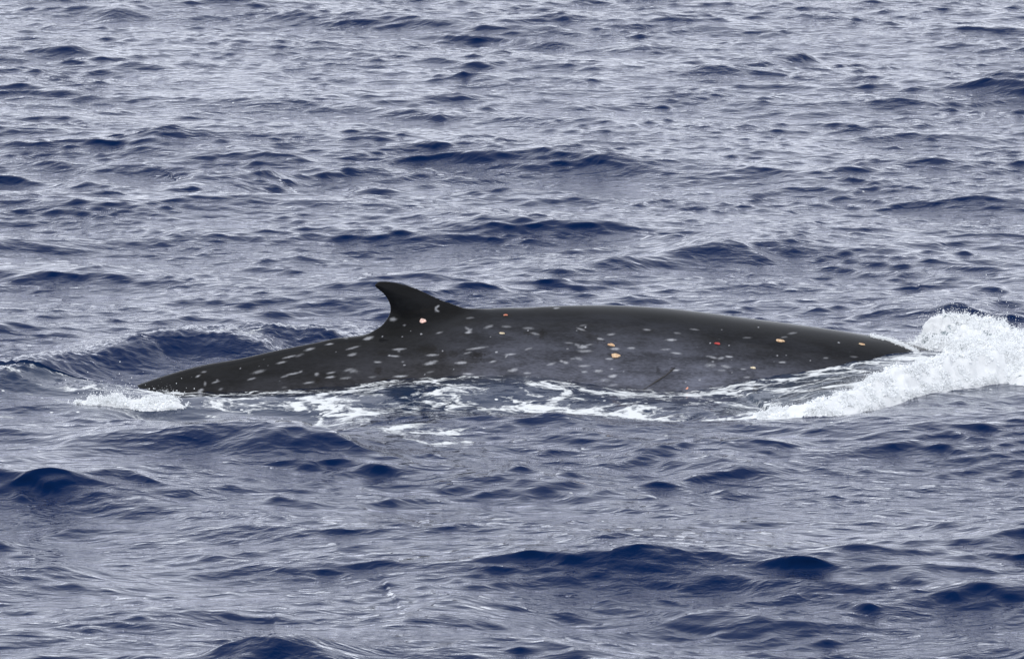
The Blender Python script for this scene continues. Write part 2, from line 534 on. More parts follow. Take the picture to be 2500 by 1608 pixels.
scars += crop(1300, 720, 4.79, [
    (592, 355, 44, 9, 8, .35), (565, 399, 46, 14, -18, .75), (918, 460, 48, 11, 6, .65), (794, 513, 48, 14, -8, .95), (430, 560, 62, 8, -4, .45),
    (525, 583, 34, 16, -20, .6), (590, 605, 56, 18, 2, .95), (660, 582, 60, 9, 8, .5), (612, 655, 82, 18, 0, .65), (965, 628, 46, 13, 0, .85), (1156, 620, 48, 10, 0, .85),
    (900, 745, 44, 11, 0, .9), (540, 741, 40, 16, -15, .6), (470, 745, 34, 12, 0, .3), (390, 790, 40, 14, -10, 1), (340, 772, 30, 5, -12, .8), (225, 800, 54, 13, 14, .45),
    (602, 828, 58, 14, 3, .75), (605, 898, 38, 12, 0, .6), (771, 888, 46, 15, 2, 1), (924, 863, 18, 6, 0, .9), (937, 946, 46, 18, 8, 1), (845, 995, 54, 16, 0, .4),
    (940, 1055, 60, 18, 10, .45), (1335, 405, 56, 8, -6, .5), (1690, 444, 44, 10, -6, .4), (1895, 402, 48, 9, -8, .4), (1622, 524, 52, 11, 0, .95),
    (1556, 636, 52, 12, 2, .6), (1682, 680, 52, 10, -6, .8), (2108, 728, 52, 16, -14, .95), (2045, 715, 22, 8, 0, .5), (2200, 738, 40, 13, 10, .7), (2297, 720, 46, 11, -6, .9),
    (2080, 820, 62, 24, 0, .35), (2080, 818, 16, 10, 0, .9), (2262, 836, 46, 14, -10, .8), (2215, 880, 42, 12, 0, .6), (1680, 878, 36, 13, 6, 1),
    (1955, 990, 12, 6, 0, 1), (1364, 1107, 48, 10, 6, .6), (40, 455, 42, 9, -10, .5), (282, 153, 30, 5, 4, .9), (408, 629, 7, 5, 0, .8), (2110, 776, 10, 6, 0, .7)])
scars += crop(1750, 720, 3.193, [
    (525, 328, 28, 6, 4, .5), (590, 297, 36, 8, 6, .35), (238, 332, 34, 6, 0, .4), (850, 490, 18, 6, 0, .5), (1068, 481, 36, 8, -4, .3), (512, 523, 28, 7, 0, .85),
    (207, 576, 28, 6, 0, .6), (95, 481, 30, 7, -3, .9), (238, 640, 26, 8, 0, .6)])
scars += crop(450, 760, 4.79, [
    (1695, 382, 46, 10, 8, .9), (1465, 442, 56, 12, 14, .95), (1232, 530, 76, 12, 13, .9), (1345, 512, 40, 14, 20, .3), (1132, 597, 50, 13, 12, .55), (868, 704, 66, 15, 14, .6),
    (785, 788, 50, 11, 14, .6), (1170, 760, 46, 11, 15, .65), (1270, 728, 90, 13, 10, .7), (1360, 705, 26, 9, 28, .6), (1715, 716, 56, 11, 10, .65), (1705, 768, 58, 13, 5, .95),
    (1885, 778, 60, 12, 8, .5), (1920, 682, 54, 12, 16, .65), (1975, 696, 50, 15, 14, .5), (1550, 733, 22, 18, 0, .6), (1458, 832, 52, 11, 8, .8), (1170, 888, 34, 13, 0, .3),
    (365, 825, 46, 12, 14, .65), (385, 808, 14, 18, 0, .5), (243, 845, 16, 24, 0, .6), (193, 921, 42, 14, 16, .75), (425, 908, 26, 16, 25, .5), (228, 707, 30, 8, 8, .7),
    (160, 755, 22, 7, 25, .8), (1890, 310, 26, 14, 0, .3), (2195, 765, 42, 8, 4, .4)])
darks = crop(850, 650, 4.4, [
    (860, 900, 120, 60, 0, .9), (1010, 950, 60, 50, 0, .7), (1130, 940, 60, 34, 0, .7), (1390, 950, 75, 36, 0, .9), (1310, 1010, 130, 40, 5, .6), (370, 930, 66, 28, 0, .7),
    (320, 1120, 44, 50, 0, .8), (390, 1220, 50, 20, 0, 1), (1940, 715, 60, 26, 0, .7), (2080, 725, 50, 48, 0, .9), (1240, 730, 70, 20, 0, .5), (1690, 530, 75, 28, 0, .9),
    (1280, 590, 40, 40, 0, .35), (720, 560, 60, 8, -3, .9), (800, 480, 200, 24, 12, .6), (1650, 722, 60, 20, 0, .5)])
darks += crop(1300, 720, 4.79, [
    (700, 490, 160, 45, -25, .55), (970, 705, 80, 46, 0, .8), (900, 600, 70, 40, -20, .5), (2160, 570, 70, 22, -15, .6), (2040, 470, 150, 24, -28, .4), (1335, 405, 90, 26, -4, .5),
    (1640, 868, 38, 28, 0, .9), (1470, 876, 22, 36, 0, .55), (565, 405, 70, 26, -10, .5), (1560, 385, 90, 10, 5, .5), (1850, 305, 30, 14, 0, .5), (900, 690, 36, 20, 0, .6)])
darks += crop(450, 760, 4.79, [(1560, 810, 46, 40, 0, .9), (1600, 880, 40, 22, 0, .6), (1370, 905, 50, 18, 0, .9), (215, 745, 60, 26, 25, .6), (2310, 490, 70, 30, 0, .6), (2270, 690, 46, 60, 0, .5)])
darks += crop(1750, 720, 3.193, [(495, 360, 60, 24, 0, .7), (1130, 385, 60, 22, 0, .7), (300, 400, 80, 20, 0, .35)])
wounds = crop(850, 650, 4.4, [(802, 586, 34, 24, 0, 'pink'), (1692, 525, 22, 7, -3, 'red'), (1652, 720, 30, 10, -10, 'tan')])
wounds += crop(1300, 720, 4.79, [(922, 583, 42, 18, -14, 'orange'), (972, 708, 50, 28, -5, 'orange'), (2162, 568, 34, 14, -6, 'crimson'), (1808, 1090, 18, 10, 40, 'red')])
wounds += crop(1750, 720, 3.193, [(494, 357, 34, 14, -4, 'orange'), (1132, 385, 24, 9, -6, 'orange'), (283, 567, 21, 9, -6, 'tan')])

px, py = project(BV)
no = np.empty(len(BV) * 3, np.float32)
body_me.vertex_normals.foreach_get('vector', no)
no = no.reshape(-1, 3)
facing = ((CAM - BV) * no).sum(1) > 0


def paint(marks, soft, seed, wob=0.35):
    out = np.zeros(len(BV))
    for x, y, a, b, ang, s in marks:
        a = max(a * 0.86, 2.6); b = max(b * 0.78, 1.7)
        m = facing & (np.abs(px - x) < 2.2 * a + 6) & (np.abs(py - y) < 2.2 * a + 6)
        if not m.any(): continue
        dx, dy = px[m] - x, -(py[m] - y)
        c, sn = math.cos(R(ang)), math.sin(R(ang))
        u, v = (dx * c + dy * sn) / a, (-dx * sn + dy * c) / b
        wn_ = noise2(px[m] / 5.0, py[m] / 3.0, seed) * wob
        r = (np.abs(u) ** 2.2 + np.abs(v) ** 2.0) ** 0.5 + wn_
        out[m] = np.maximum(out[m], s * (1 - sstep(1 - soft, 1 + soft, r)))
    return out


# mirrored sparse scars for the far side of the animal
_sr = np.random.default_rng(9)
scar = 0.70 * paint([(x, y, a * _sr.uniform(.8, 1.2), b * _sr.uniform(.8, 1.25), g, q * _sr.uniform(.6, 1.0)) for x, y, a, b, g, q in scars], 0.7, 1)
far = ~facing & (BV[:, 2] > -0.1)
cell = noise2((BV @ AX) * 6, BV[:, 2] * 14, 44)
scar = np.maximum(scar, np.where(far, sstep(0.62, 0.72, cell), 0))
# fine white specks
scar = np.maximum(scar, 0.6 * sstep(0.80, 0.9, noise2((BV @ AX) * 22, BV[:, 2] * 40, 3)) * (BV[:, 2] < 0.5))
dark = paint(darks, 0.25, 2, 0.9)
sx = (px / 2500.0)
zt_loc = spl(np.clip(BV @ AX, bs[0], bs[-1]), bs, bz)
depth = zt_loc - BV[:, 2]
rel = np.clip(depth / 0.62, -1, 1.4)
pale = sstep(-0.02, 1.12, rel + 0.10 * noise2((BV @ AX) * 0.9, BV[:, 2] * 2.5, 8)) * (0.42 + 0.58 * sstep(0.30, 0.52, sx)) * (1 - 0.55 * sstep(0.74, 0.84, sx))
brown = 0.4 * sstep(0.50, 0.36, sx) * sstep(-0.15, 0.8, rel + 0.12 * noise2((BV @ AX) * 1.3, BV[:, 2] * 3, 18)) + 0.5 * np.exp(-((px - 1080) / 130) ** 2 - ((py - 905) / 40) ** 2)
# the front of the fin leading edge is worn paler
fin_rub = (BV[:, 2] > zt_loc + 0.05) * sstep(690, 670, py - 0.28 * (px - 950)) * 0.35
attr(body_me, 'scar', np.clip(scar, 0, 1))
attr(body_me, 'dark', np.clip(dark, 0, 1))
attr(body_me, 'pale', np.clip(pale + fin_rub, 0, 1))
attr(body_me, 'brown', np.clip(brown, 0, 1))
attr(body_me, 'wound', np.zeros(len(BV)))

whale = bpy.data.objects.new('whale', None)
whale.empty_display_size = 0.5
C.objects.link(whale)
tag(whale, 'dark grey whale surfacing, curved dorsal fin, back dotted with white oval scars', 'whale')
body = link('body', body_me, whale)
WMAT = {
    'orange': (flesh_material('healing_flesh', (0.46, 0.27, 0.14, 1), (0.58, 0.43, 0.27, 1)), 'orange healing bite wound'),
    'pink': (flesh_material('pink_flesh', (0.72, 0.42, 0.34, 1), (0.78, 0.62, 0.55, 1)), 'round pink bite wound below the fin'),
    'red': (flesh_material('fresh_flesh', (0.62, 0.16, 0.08, 1), (0.75, 0.40, 0.28, 1)), 'small raw red wound'),
    'crimson': (flesh_material('raw_flesh', (0.34, 0.02, 0.02, 1), (0.45, 0.05, 0.04, 1)), 'small bright red wound'),
    'tan': (flesh_material('old_flesh', (0.52, 0.42, 0.28, 1), (0.70, 0.62, 0.46, 1)), 'small pale tan wound')}
for x, y, a, b, ang, kind in wounds:
    P, nr = hit(x, y, True)
    if P is None: continue
    nr = nr.normalized()
    tx = (Vector(AX) - nr * Vector(AX).dot(nr)).normalized()
    ty = nr.cross(tx).normalized()
    if ty.z < 0: ty = -ty
    mpp = 48.6 / FPX
    V, Fq = [(P + nr * 0.004)], []
    rings = [(0.55, 0.0045), (0.85, 0.009), (1.0, 0.004), (1.12, -0.006)]
    ns = 18
    for rr, hgt in rings:
        for k in range(ns):
            th = 2 * math.pi * k / ns
            wv = 1 + 0.10 * math.sin(3 * th + x) + 0.06 * math.sin(5 * th + y)
            u, v = rr * wv * a * math.cos(th), rr * wv * b * math.sin(th)
            c, s = math.cos(R(ang)), math.sin(R(ang))
            Q = P + tx * (u * c - v * s) * mpp + ty * (u * s + v * c) * mpp
            h2 = bvh.find_nearest(Q)
            V.append(h2[0] + h2[1] * hgt)
    me = bpy.data.meshes.new('bite_wound')
    faces = [(0, 1 + k, 1 + (k + 1) % ns) for k in range(ns)]
    for r_ in range(len(rings) - 1):
        for k in range(ns):
            q0 = 1 + r_ * ns
            faces.append((q0 + k, q0 + ns + k, q0 + ns + (k + 1) % ns, q0 + (k + 1) % ns))
    me.from_pydata([tuple(v) for v in V], [], faces)
    me.polygons.foreach_set('use_smooth', np.ones(len(faces), bool))
    me.materials.append(WMAT[kind][0])
    w_ = link('bite_wound', me, whale)
    w_['label'] = WMAT[kind][1]

# the thin dark parasite trailing from a scar
MAT_PAR = flesh_material('parasite_skin', (0.010, 0.009, 0.009, 1), (0.018, 0.015, 0.014, 1))
pts = [(1637, 866), (1600, 903), (1555, 942), (1510, 968), (1480, 990), (1455, 1005), (1400, 1042), (1340, 1078), (1290, 1108)]
rad = [.006, .005, .005, .007, .008, .008, .004, .003, .0025]
V, Fq = [], []
for i, ((x, y), r_) in enumerate(zip(pts, rad)):
    P, nr = hit(1300 + x / 4.79, 720 + y / 4.79, True)
    if P is None: continue
    P = P + nr * (r_ * 0.8)
    d = Vector((-1, 0, -0.7)).normalized()
    e1 = nr.normalized(); e2 = d.cross(e1).normalized()
    for k in range(8):
        th = k * math.pi / 4
        V.append(P + (e1 * math.cos(th) + e2 * math.sin(th)) * r_)
m_ = len(V) // 8
for i in range(m_ - 1):
    for k in range(8):
        Fq.append((i * 8 + k, i * 8 + (k + 1) % 8, (i + 1) * 8 + (k + 1) % 8, (i + 1) * 8 + k))
me = bpy.data.meshes.new('parasite'); me.from_pydata([tuple(v) for v in V], [], Fq)
me.materials.append(MAT_PAR)
par = link('parasite', me, whale)
par['label'] = 'thin dark thread-like parasite hanging from a scar'

# ------------------------------------------------------------------ the sea
def graded(fine0, fine1, step, ends, grow, maxstep):
    """coordinates fine between fine0..fine1, growing outward to ends"""
    a = list(np.arange(fine0, fine1, step))
    lo, hi = [], []
    s, x = step, fine0
    while x > ends[0]:
        s = min(s * grow, maxstep(x)); x -= s; lo.append(x)
    s, x = step, a[-1]
    while x < ends[1]:
        s = min(s * grow, maxstep(x)); x += s; hi.append(x)
    return np.array(lo[::-1] + a + hi)


gx = graded(-5.2, 5.2, 0.020, (-9000, 9000), 1.11, lambda x: 0.045 if abs(x) < 8.5 else (0.19 if abs(x) < 18 else 1e9))
gy = graded(-2.6, 2.2, 0.034, (-60, 12000), 1.11, lambda y: 0.042 if -16.5 < y < 3 else (0.052 if 0 < y < 20 else (0.075 if 0 < y < 42 else (0.3 if y < -16.5 and y > -30 else 1e9))))
NX, NY = len(gx), len(gy)
print('sea grid', NX, NY, NX * NY)
X, Y = np.meshgrid(gx.astype(np.float32), gy.astype(np.float32))
spx = np.gradient(gx)[None, :]; spy = np.gradient(gy)[:, None]
SP = np.maximum(spx, spy).astype(np.float32) + 0 * X


def waterline():
    wl_px = [(345, 908), (430, 918), (540, 917), (650, 913), (740, 908), (820, 899), (880, 891), (1000, 882), (1090, 878), (1190, 877), (1280, 882), (1350, 894), (1450, 907),
             (1540, 914), (1610, 915), (1660, 906), (1720, 894), (1790, 884), (1850, 876), (1920, 864), (1990, 851), (2050, 840), (2100, 831), (2130, 827), (2150, 826)]
    pts = []
    for x, y in wl_px:
        P, _ = hit(x, y)
        if P is None:
            continue
        pts.append((P.x, P.y, P.z))
    return np.array(pts)


WL = waterline()
print('waterline z', np.round(WL[:, 2], 2), 'y', np.round(WL[:, 1], 2))

# distance from the whale's own footprint
dw, tw = polyline_field(X, Y, [(axis_pt(60, 850)[0] * AX), (axis_pt(2250, 850)[0] * AX)])
hwv = np.interp(X * AX[0] + Y * AX[1], ks, HW)
doff = np.clip(np.abs(dw) - hwv * 0.9, 0, None)
calm = np.exp(-(doff / 1.15) ** 3)

front_px = [(1470, 958), (1560, 970), (1640, 976), (1740, 979), (1850, 984), (1940, 982), (2000, 962), (2070, 944), (2150, 925), (2230, 910), (2320, 896), (2430, 880), (2560, 862)]
front_h = np.array([.02, .04, .05, .05, .07, .10, .13, .14, .15, .16, .16, .15, .12])
FR = np.array([on_z(p[0], p[1], 0.0) for p in front_px])
sdf, ttf = polyline_field(X, Y, FR)
calm = np.maximum(calm, np.where(sdf < 0, np.exp(-(np.abs(sdf) / 0.8) ** 2), np.exp(-(np.abs(sdf) / 0.25) ** 2)) * 0.8 * sstep(0, 1.5, ttf))

wrng = np.random.default_rng(23)
Z = np.zeros_like(X); DX = np.zeros_like(X); DY = np.zeros_like(X)
bands = [(9.0, 5.5, 10, .020, 26), (5.5, 3.4, 16, .028, 36), (3.4, 2.1, 24, .040, 44), (2.1, 1.3, 28, .046, 48), (1.3, .8, 34, .052, 52),
         (.8, .5, 44, .060, 54), (.5, .30, 48, .072, 56), (.30, .18, 48, .070, 58)]
for bi, (l0, l1, n, slope, spread) in enumerate(bands):
    fac = sstep(1.5, 2.8, l1 / SP)
    patch = np.clip(0.95 + 0.95 * noise2(X / (l0 * 3.6), Y / (l0 * 5.0), 30 + bi), 0.3, 1.7)
    cf = 1 - (0.80 if l0 > 0.6 else 0.62) * calm
    z = np.zeros_like(X); dx = np.zeros_like(X); dy = np.zeros_like(X)
    a_sl = 1.06 * slope * math.sqrt(2.0 / n)
    for i in range(n):
        lam = math.exp(wrng.uniform(math.log(l1), math.log(l0)))
        k = 2 * math.pi / lam
        th = R(-97) + R(spread) * (0.5 * (1 if wrng.random() < 0.55 else -1) + 0.42 * wrng.normal())
        kx, ky = k * math.cos(th), k * math.sin(th)
        ph = np.float32(kx) * X + np.float32(ky) * Y + np.float32(wrng.uniform(0, 6.283))
        A = a_sl / k * wrng.uniform(0.6, 1.4)
        s, c = np.sin(ph), np.cos(ph)
        z += A * c; dx -= A * math.cos(th) * s; dy -= A * math.sin(th) * s
    g = fac * patch * cf
    sig = float(np.sqrt(np.mean(z[::9, ::9] ** 2)))
    z = z + (0.16 if l0 > 0.6 else 0.12) * (z * z / sig - sig)          # peaked crests, flat troughs
    Z += z * g
    q = 1.1 * (1 - 0.8 * calm)
    DX += dx * g * q
    DY += (dy * 1.0 - 0.9 * z) * g * q          # crests lean downwind


# individual larger waves seen in the photograph: crest line in pixels, crest height, face width, back width
def ridge(pts, H, wf, wb, rough=0.0, seed=0):
    global Z
    if seed > 5: H = np.asarray(H, float) * (0.45 if seed in (10, 11) else 0.7)
    H = np.asarray(H, float) if np.ndim(H) else np.full(len(pts), H, float)
    P = np.array([on_z(p[0], p[1], h) for p, h in zip(pts, H)])
    m = max(wf, wb) * 3
    j0, j1 = np.searchsorted(gy, [P[:, 1].min() - m, P[:, 1].max() + m])
    i0, i1 = np.searchsorted(gx, [P[:, 0].min() - m, P[:, 0].max() + m])
    xs, ys = X[j0:j1, i0:i1], Y[j0:j1, i0:i1]
    sd, tt = polyline_field(xs, ys, P)
    h = np.interp(tt, np.arange(len(pts)), H)
    wobble = 1 + (0.15 if seed < 4 else 0.35) * noise2(xs / (wb * 1.2), ys / (wb * 1.2), 60 + seed)
    yn = np.interp(tt, np.arange(len(pts)), P[:, 1])
    sidev = 0.5 + 0.5 * (yn - ys) / (np.abs(sd) + 0.02)
    wid = wb + (wf - wb) * sidev * sidev * (3 - 2 * sidev)
    prof = np.exp(-(np.abs(sd) / wid) ** 1.8)
    dz = h * prof * wobble
    if rough:
        bl = np.abs(noise2(xs / .11, ys / .11, 70 + seed)) + .5 * np.abs(noise2(xs / .05, ys / .05, 71 + seed))
        dz += rough * (bl - 0.45) * prof * (h > 0.02)
    Z[j0:j1, i0:i1] += dz
    return (j0, j1, i0, i1, sd, tt)


# behind the tail, raised by the whale
ridge([(-80, 885), (0, 862), (120, 825), (250, 803), (340, 782), (440, 770), (540, 778), (620, 800), (680, 832)], [.10, .15, .20, .22, .24, .26, .24, .16, .03], .30, .8, rough=.03, seed=1)
ridge([(520, 772), (640, 756), (740, 758), (830, 772)], [.12, .22, .22, .08], .30, .8, rough=.03, seed=2)
ridge([(150, 905), (230, 890), (320, 872), (420, 860)], [.02, .06, .10, .10], .20, .4, rough=.05, seed=3)
# in front of the whale
ridge([(60, 1010), (200, 1006), (380, 1000), (520, 990), (620, 988), (760, 998), (860, 1016)], [.05, .12, .15, .19, .22, .18, .05], .34, .9, seed=4)
ridge([(1180, 975), (1300, 968), (1400, 972)], [.03, .09, .03], .3, .6, seed=5)
# open sea
ridge([(1040, 632), (1160, 612), (1260, 596)], [.04, .12, .12], .4, 1.2, seed=6)
ridge([(1260, 640), (1400, 606), (1520, 584), (1640, 562), (1700, 556), (1740, 572)], [.06, .14, .20, .30, .34, .18], .45, 1.2, seed=7)
ridge([(1380, 104), (1500, 90), (1580, 96)], [.06, .2, .1], .4, 1.0, seed=8)
ridge([(1660, 130), (1780, 124), (1870, 118), (1920, 134)], [.08, .2, .2, .06], .4, 1.0, seed=9)
ridge([(1320, 1300), (1400, 1278), (1480, 1276), (1560, 1300), (1640, 1326)], [.07, .18, .20, .14, .04], .5, 1.0, seed=10)
ridge([(860, 1436), (960, 1422), (1060, 1406), (1160, 1420), (1300, 1448)], [.07, .18, .22, .16, .06], .5, 1.0, seed=11)
ridge([(480, 1530), (600, 1510), (720, 1500), (860, 1510)], [.06, .2, .22, .12], .5, 1.0, seed=12)
ridge([(2130, 1230), (2240, 1222), (2340, 1230), (2420, 1228)], [.06, .16, .16, .1], .45, 1.0, seed=13)
ridge([(2010, 706), (2100, 698), (2230, 700), (2330, 690), (2420, 684)], [.06, .16, .2, .16, .12], .5, 1.3, seed=14)
ridge([(370, 430), (470, 412), (560, 406), (630, 396), (720, 410)], [.06, .2, .2, .18, .06], .55, 1.6, seed=15)
ridge([(250, 350), (330, 336), (420, 352)], [.08, .2, .1], .6, 1.6, seed=16)
ridge([(190, 22), (270, 12), (350, 26)], [.08, .22, .07], .4, 1.0, seed=17)
ridge([(1560, 1064), (1640, 1060), (1740, 1074), (1860, 1094)], [.05, .12, .1, .03], .4, .9, seed=18)

# contact with the whale: the surface meets the skin along the waterline
sdw, ttw = polyline_field(X, Y, WL)
sdw = np.abs(sdw) * np.where(np.interp(ttw, np.arange(len(WL)), WL[:, 1]) - Y > 0, 1, -1)
zc = np.interp(ttw, np.arange(len(WL)), WL[:, 2])
adist = np.abs(sdw)
_sv = 0.5 + 0.5 * (np.interp(ttw, np.arange(len(WL)), WL[:, 1]) - Y) / (adist + .03)
wc = np.exp(-(adist / (0.55 + (0.50 - 0.55) * _sv ** 2 * (3 - 2 * _sv))) ** 2)
fine = 0.010 * noise2(X / .16, Y / .16, 91) + 0.006 * noise2(X / .07, Y / .07, 92)
# the hollow that runs along the flank in front of the whale
holl = np.where(sdw > 0, np.exp(-(np.abs(adist - 1.35) / 0.62) ** 2), 0) * sstep(-0.5, 2.0, ttw) * (1 - sstep(len(WL) - 10.0, len(WL) - 4.0, ttw))
Z -= 0.17 * holl * (1 + 0.5 * noise2(X / 1.1, Y / .8, 88))
Z = Z * (1 - wc) + (zc + fine) * wc

# bow wave shoulder and the breaking front that peels away from the head
hf = np.interp(ttf, np.arange(len(FR)), front_h)
jag = 0.05 * noise2(X / .30, Y / .30, 95) + 0.012 * noise2(X / .09, Y / .09, 96)
endfade = sstep(0.0, 0.6, ttf)
sdc = sdf + 0.16
sh = np.where(sdc + jag * .6 > 0, np.exp(-(np.clip(sdc + jag * .6, 0, None) / .12) ** 2), np.exp(-(np.abs(sdc) / 1.1) ** 2))
Z += hf * sh * endfade * (1 - 0.8 * wc)

# foam density, water colour
foam = np.zeros_like(X); fleck = np.zeros_like(X); aer = np.zeros_like(X)


def foam_streak(pts, w, d, seed=0):
    global foam
    P = np.array([on_z(p[0], p[1], 0.02) for p in pts])
    sd, tt = polyline_field(X, Y, P)
    foam = np.maximum(foam, d * np.exp(-(np.abs(sd) / w) ** 2))


nearwl = np.where(sdw > 0, np.exp(-(adist / 1.5) ** 4), 0)
foam = np.maximum(foam, 0.63 * nearwl)
foam = np.maximum(foam, 0.72 * np.where(sdw > 0, np.exp(-(adist / 0.10) ** 2), 0))
foam_streak([(430, 950), (700, 948), (900, 930), (1100, 920), (1350, 930), (1550, 945)], .5, .69)
foam_streak([(0, 950), (150, 960), (300, 962), (430, 948)], .35, .66)
foam_streak([(950, 1024), (1010, 1030), (1090, 1022)], .08, .95)
foam_streak([(840, 990), (960, 1000), (1050, 1010)], .40, .64)
foam_streak([(1480, 962), (1600, 972), (1720, 976)], .10, .92)
foam_streak([(1240, 905), (1330, 910), (1270, 930)], .16, .82)
foam_streak([(680, 800), (760, 790), (800, 778)], .20, .78)
foam_streak([(200, 830), (340, 812), (420, 806), (520, 806), (600, 812)], .16, .72)
foam_streak([(0, 890), (60, 895)], .12, .8)
# between the body and the front: aerated, streaked water
band = np.where((sdf < 0) & (sdw > 0), 1.0, 0.0) * sstep(0.5, 3.0, ttf) * np.exp(-(np.abs(sdf) / 1.6) ** 2)
foam = np.maximum(foam, band * 0.60)
whiteband = np.where(sdf + jag < 0.03, np.exp(-(np.abs(sdf) / (0.09 + 0.08 * sstep(3, 6, ttf) + .14 * sstep(7, 9.5, ttf))) ** 2), 0) * sstep(0.2, 1.5, ttf)
foam = np.maximum(foam, (0.90 + 0.45 * sstep(2.0, 4.0, ttf)) * whiteband)
aer = np.maximum(aer, band * 0.75 * sstep(.15, .5, -sdf))
aer = np.maximum(aer, 0.25 * nearwl)
fleck = 0.003 + 0.25 * np.exp(-(np.where(sdw > 0, adist, 9) / 1.9) ** 2)
# smeared trail to the right of the head
right = sstep(WL[-1, 0] + .3, WL[-1, 0] + 1.2, X) * np.exp(-((Y - 0.2) / 1.0) ** 2)
foam = np.maximum(foam, right * 0.95)

V = np.stack([X + DX, Y + DY, Z], -1).reshape(-1, 3)
idx = np.arange(NX * NY, dtype=np.int32).reshape(NY, NX)
FQ = np.stack([idx[:-1, :-1], idx[:-1, 1:], idx[1:, 1:], idx[1:, :-1]], -1).reshape(-1, 4)
sea_me = mesh_np('sea', V, FQ, MAT_WATER)
attr(sea_me, 'foam', foam); attr(sea_me, 'fleck', fleck); attr(sea_me, 'aerated', aer)
attr(sea_me, 'still', np.where(sdw > 0, np.exp(-(adist / 1.35) ** 4), 0.0))
attr(sea_me, 'thin', np.where(sdw > 0, 0.88 * np.exp(-(adist / 0.28) ** 2), 0.0) * sstep(.45, .2, band))
sea = link('sea', sea_me)
tag(sea, 'dark blue rippled open sea under an overcast sky', 'sea', 'structure')


def sea_z(x, y):
    i = np.clip(np.searchsorted(gx, x) - 1, 0, NX - 2); j = np.clip(np.searchsorted(gy, y) - 1, 0, NY - 2)
    u = (x - gx[i]) / (gx[i + 1] - gx[i]); v = (y - gy[j]) / (gy[j + 1] - gy[j])
    return (Z[j, i] * (1 - u) + Z[j, i + 1] * u) * (1 - v) + (Z[j + 1, i] * (1 - u) + Z[j + 1, i + 1] * u) * v


# ------------------------------------------------------------------ white water
def icosphere():
    bm = bmesh.new(); bmesh.ops.create_icosphere(bm, subdivisions=1, radius=1.0)
    v = np.array([q.co[:] for q in bm.verts]); f = np.array([[q.index for q in t.verts] for t in bm.faces]); bm.free()
    return v, f


ICO_V, ICO_F = icosphere()


def blobs(P, rad, squash=None):
    n = len(P)
    q = rng.normal(size=(n, 3)) * 0.25 + 1.0
    V = P[:, None] + ICO_V[None] * rad[:, None, None] * np.clip(q, .55, 1.6)[:, None, :]
    F = ICO_F[None] + (np.arange(n) * len(ICO_V))[:, None, None]
    return V.reshape(-1, 3), F.reshape(-1, 3)


def billow(p, s, seed):
    return np.abs(noise3(p / s, seed))


def froth(pts, W, H, lean=0.0, step=0.011, rough=1.0, white=0.0, seed=0, zoff=0.0):
    """churned ribbon of white water along a world-space polyline; W half width, H height, all per point"""
    P = np.array(pts, float)[:, :2]
    seg = np.r_[0, np.cumsum(np.linalg.norm(np.diff(P, axis=0), axis=1))]
    s = np.arange(0, seg[-1], step)
    cx, cy = spl(s, seg, P[:, 0]), spl(s, seg, P[:, 1])
    tx, ty = np.gradient(cx), np.gradient(cy); L = np.hypot(tx, ty); nx_, ny_ = ty / L, -tx / L     # toward camera
    w = np.interp(s, seg, W); h = np.interp(s, seg, H)
    nt = max(12, int(2 * max(W) / step / 1.3))
    t = np.linspace(-1, 1, nt)
    px_ = cx[:, None] + nx_[:, None] * t * w[:, None]; py_ = cy[:, None] + ny_[:, None] * t * w[:, None]
    base = sea_z(px_, py_)
    env = np.clip(1 - np.abs(t) ** 2.4, 0, 1)[None] * np.minimum(1, np.minimum(s, s[-1] - s) / 0.15)[:, None]
    q = np.stack([px_, py_, np.zeros_like(px_)], -1)
    tall = 0.90 + 0.42 * noise2(px_ / .30, py_ / .30, seed + 5) * rough
    z = h[:, None] * env * np.clip(tall, .15, 1.5)
    q[..., 2] = z
    b = (billow(q, .16, seed) * .075 + billow(q, .08, seed + 1) * .040 + billow(q, .04, seed + 2) * .018) * rough
    off = np.stack([noise3(q / .12, seed + 7), noise3(q / .12, seed + 8), np.zeros_like(z)], -1) * .035
    amp = np.clip(env * 1.6, 0, 1) * np.clip(h / .12, .3, 1.5)[:, None]
    z = z + b * amp - 0.035 * (1 - env) - 0.01 + zoff
    lean_v = lean * z
    V = np.stack([px_ + off[..., 0] * amp + nx_[:, None] * lean_v, py_ + off[..., 1] * amp + ny_[:, None] * lean_v, base + z], -1)
    n, m = px_.shape
    ii = np.arange(n * m).reshape(n, m)
    F = np.stack([ii[:-1, :-1], ii[1:, :-1], ii[1:, 1:], ii[:-1, 1:]], -1).reshape(-1, 4)
    wh = white + 0.20 * env + 0 * z
    return V.reshape(-1, 3), F, wh.reshape(-1), env.repeat(1, 0).reshape(-1) if env.shape == z.shape else np.broadcast_to(env, z.shape).reshape(-1)


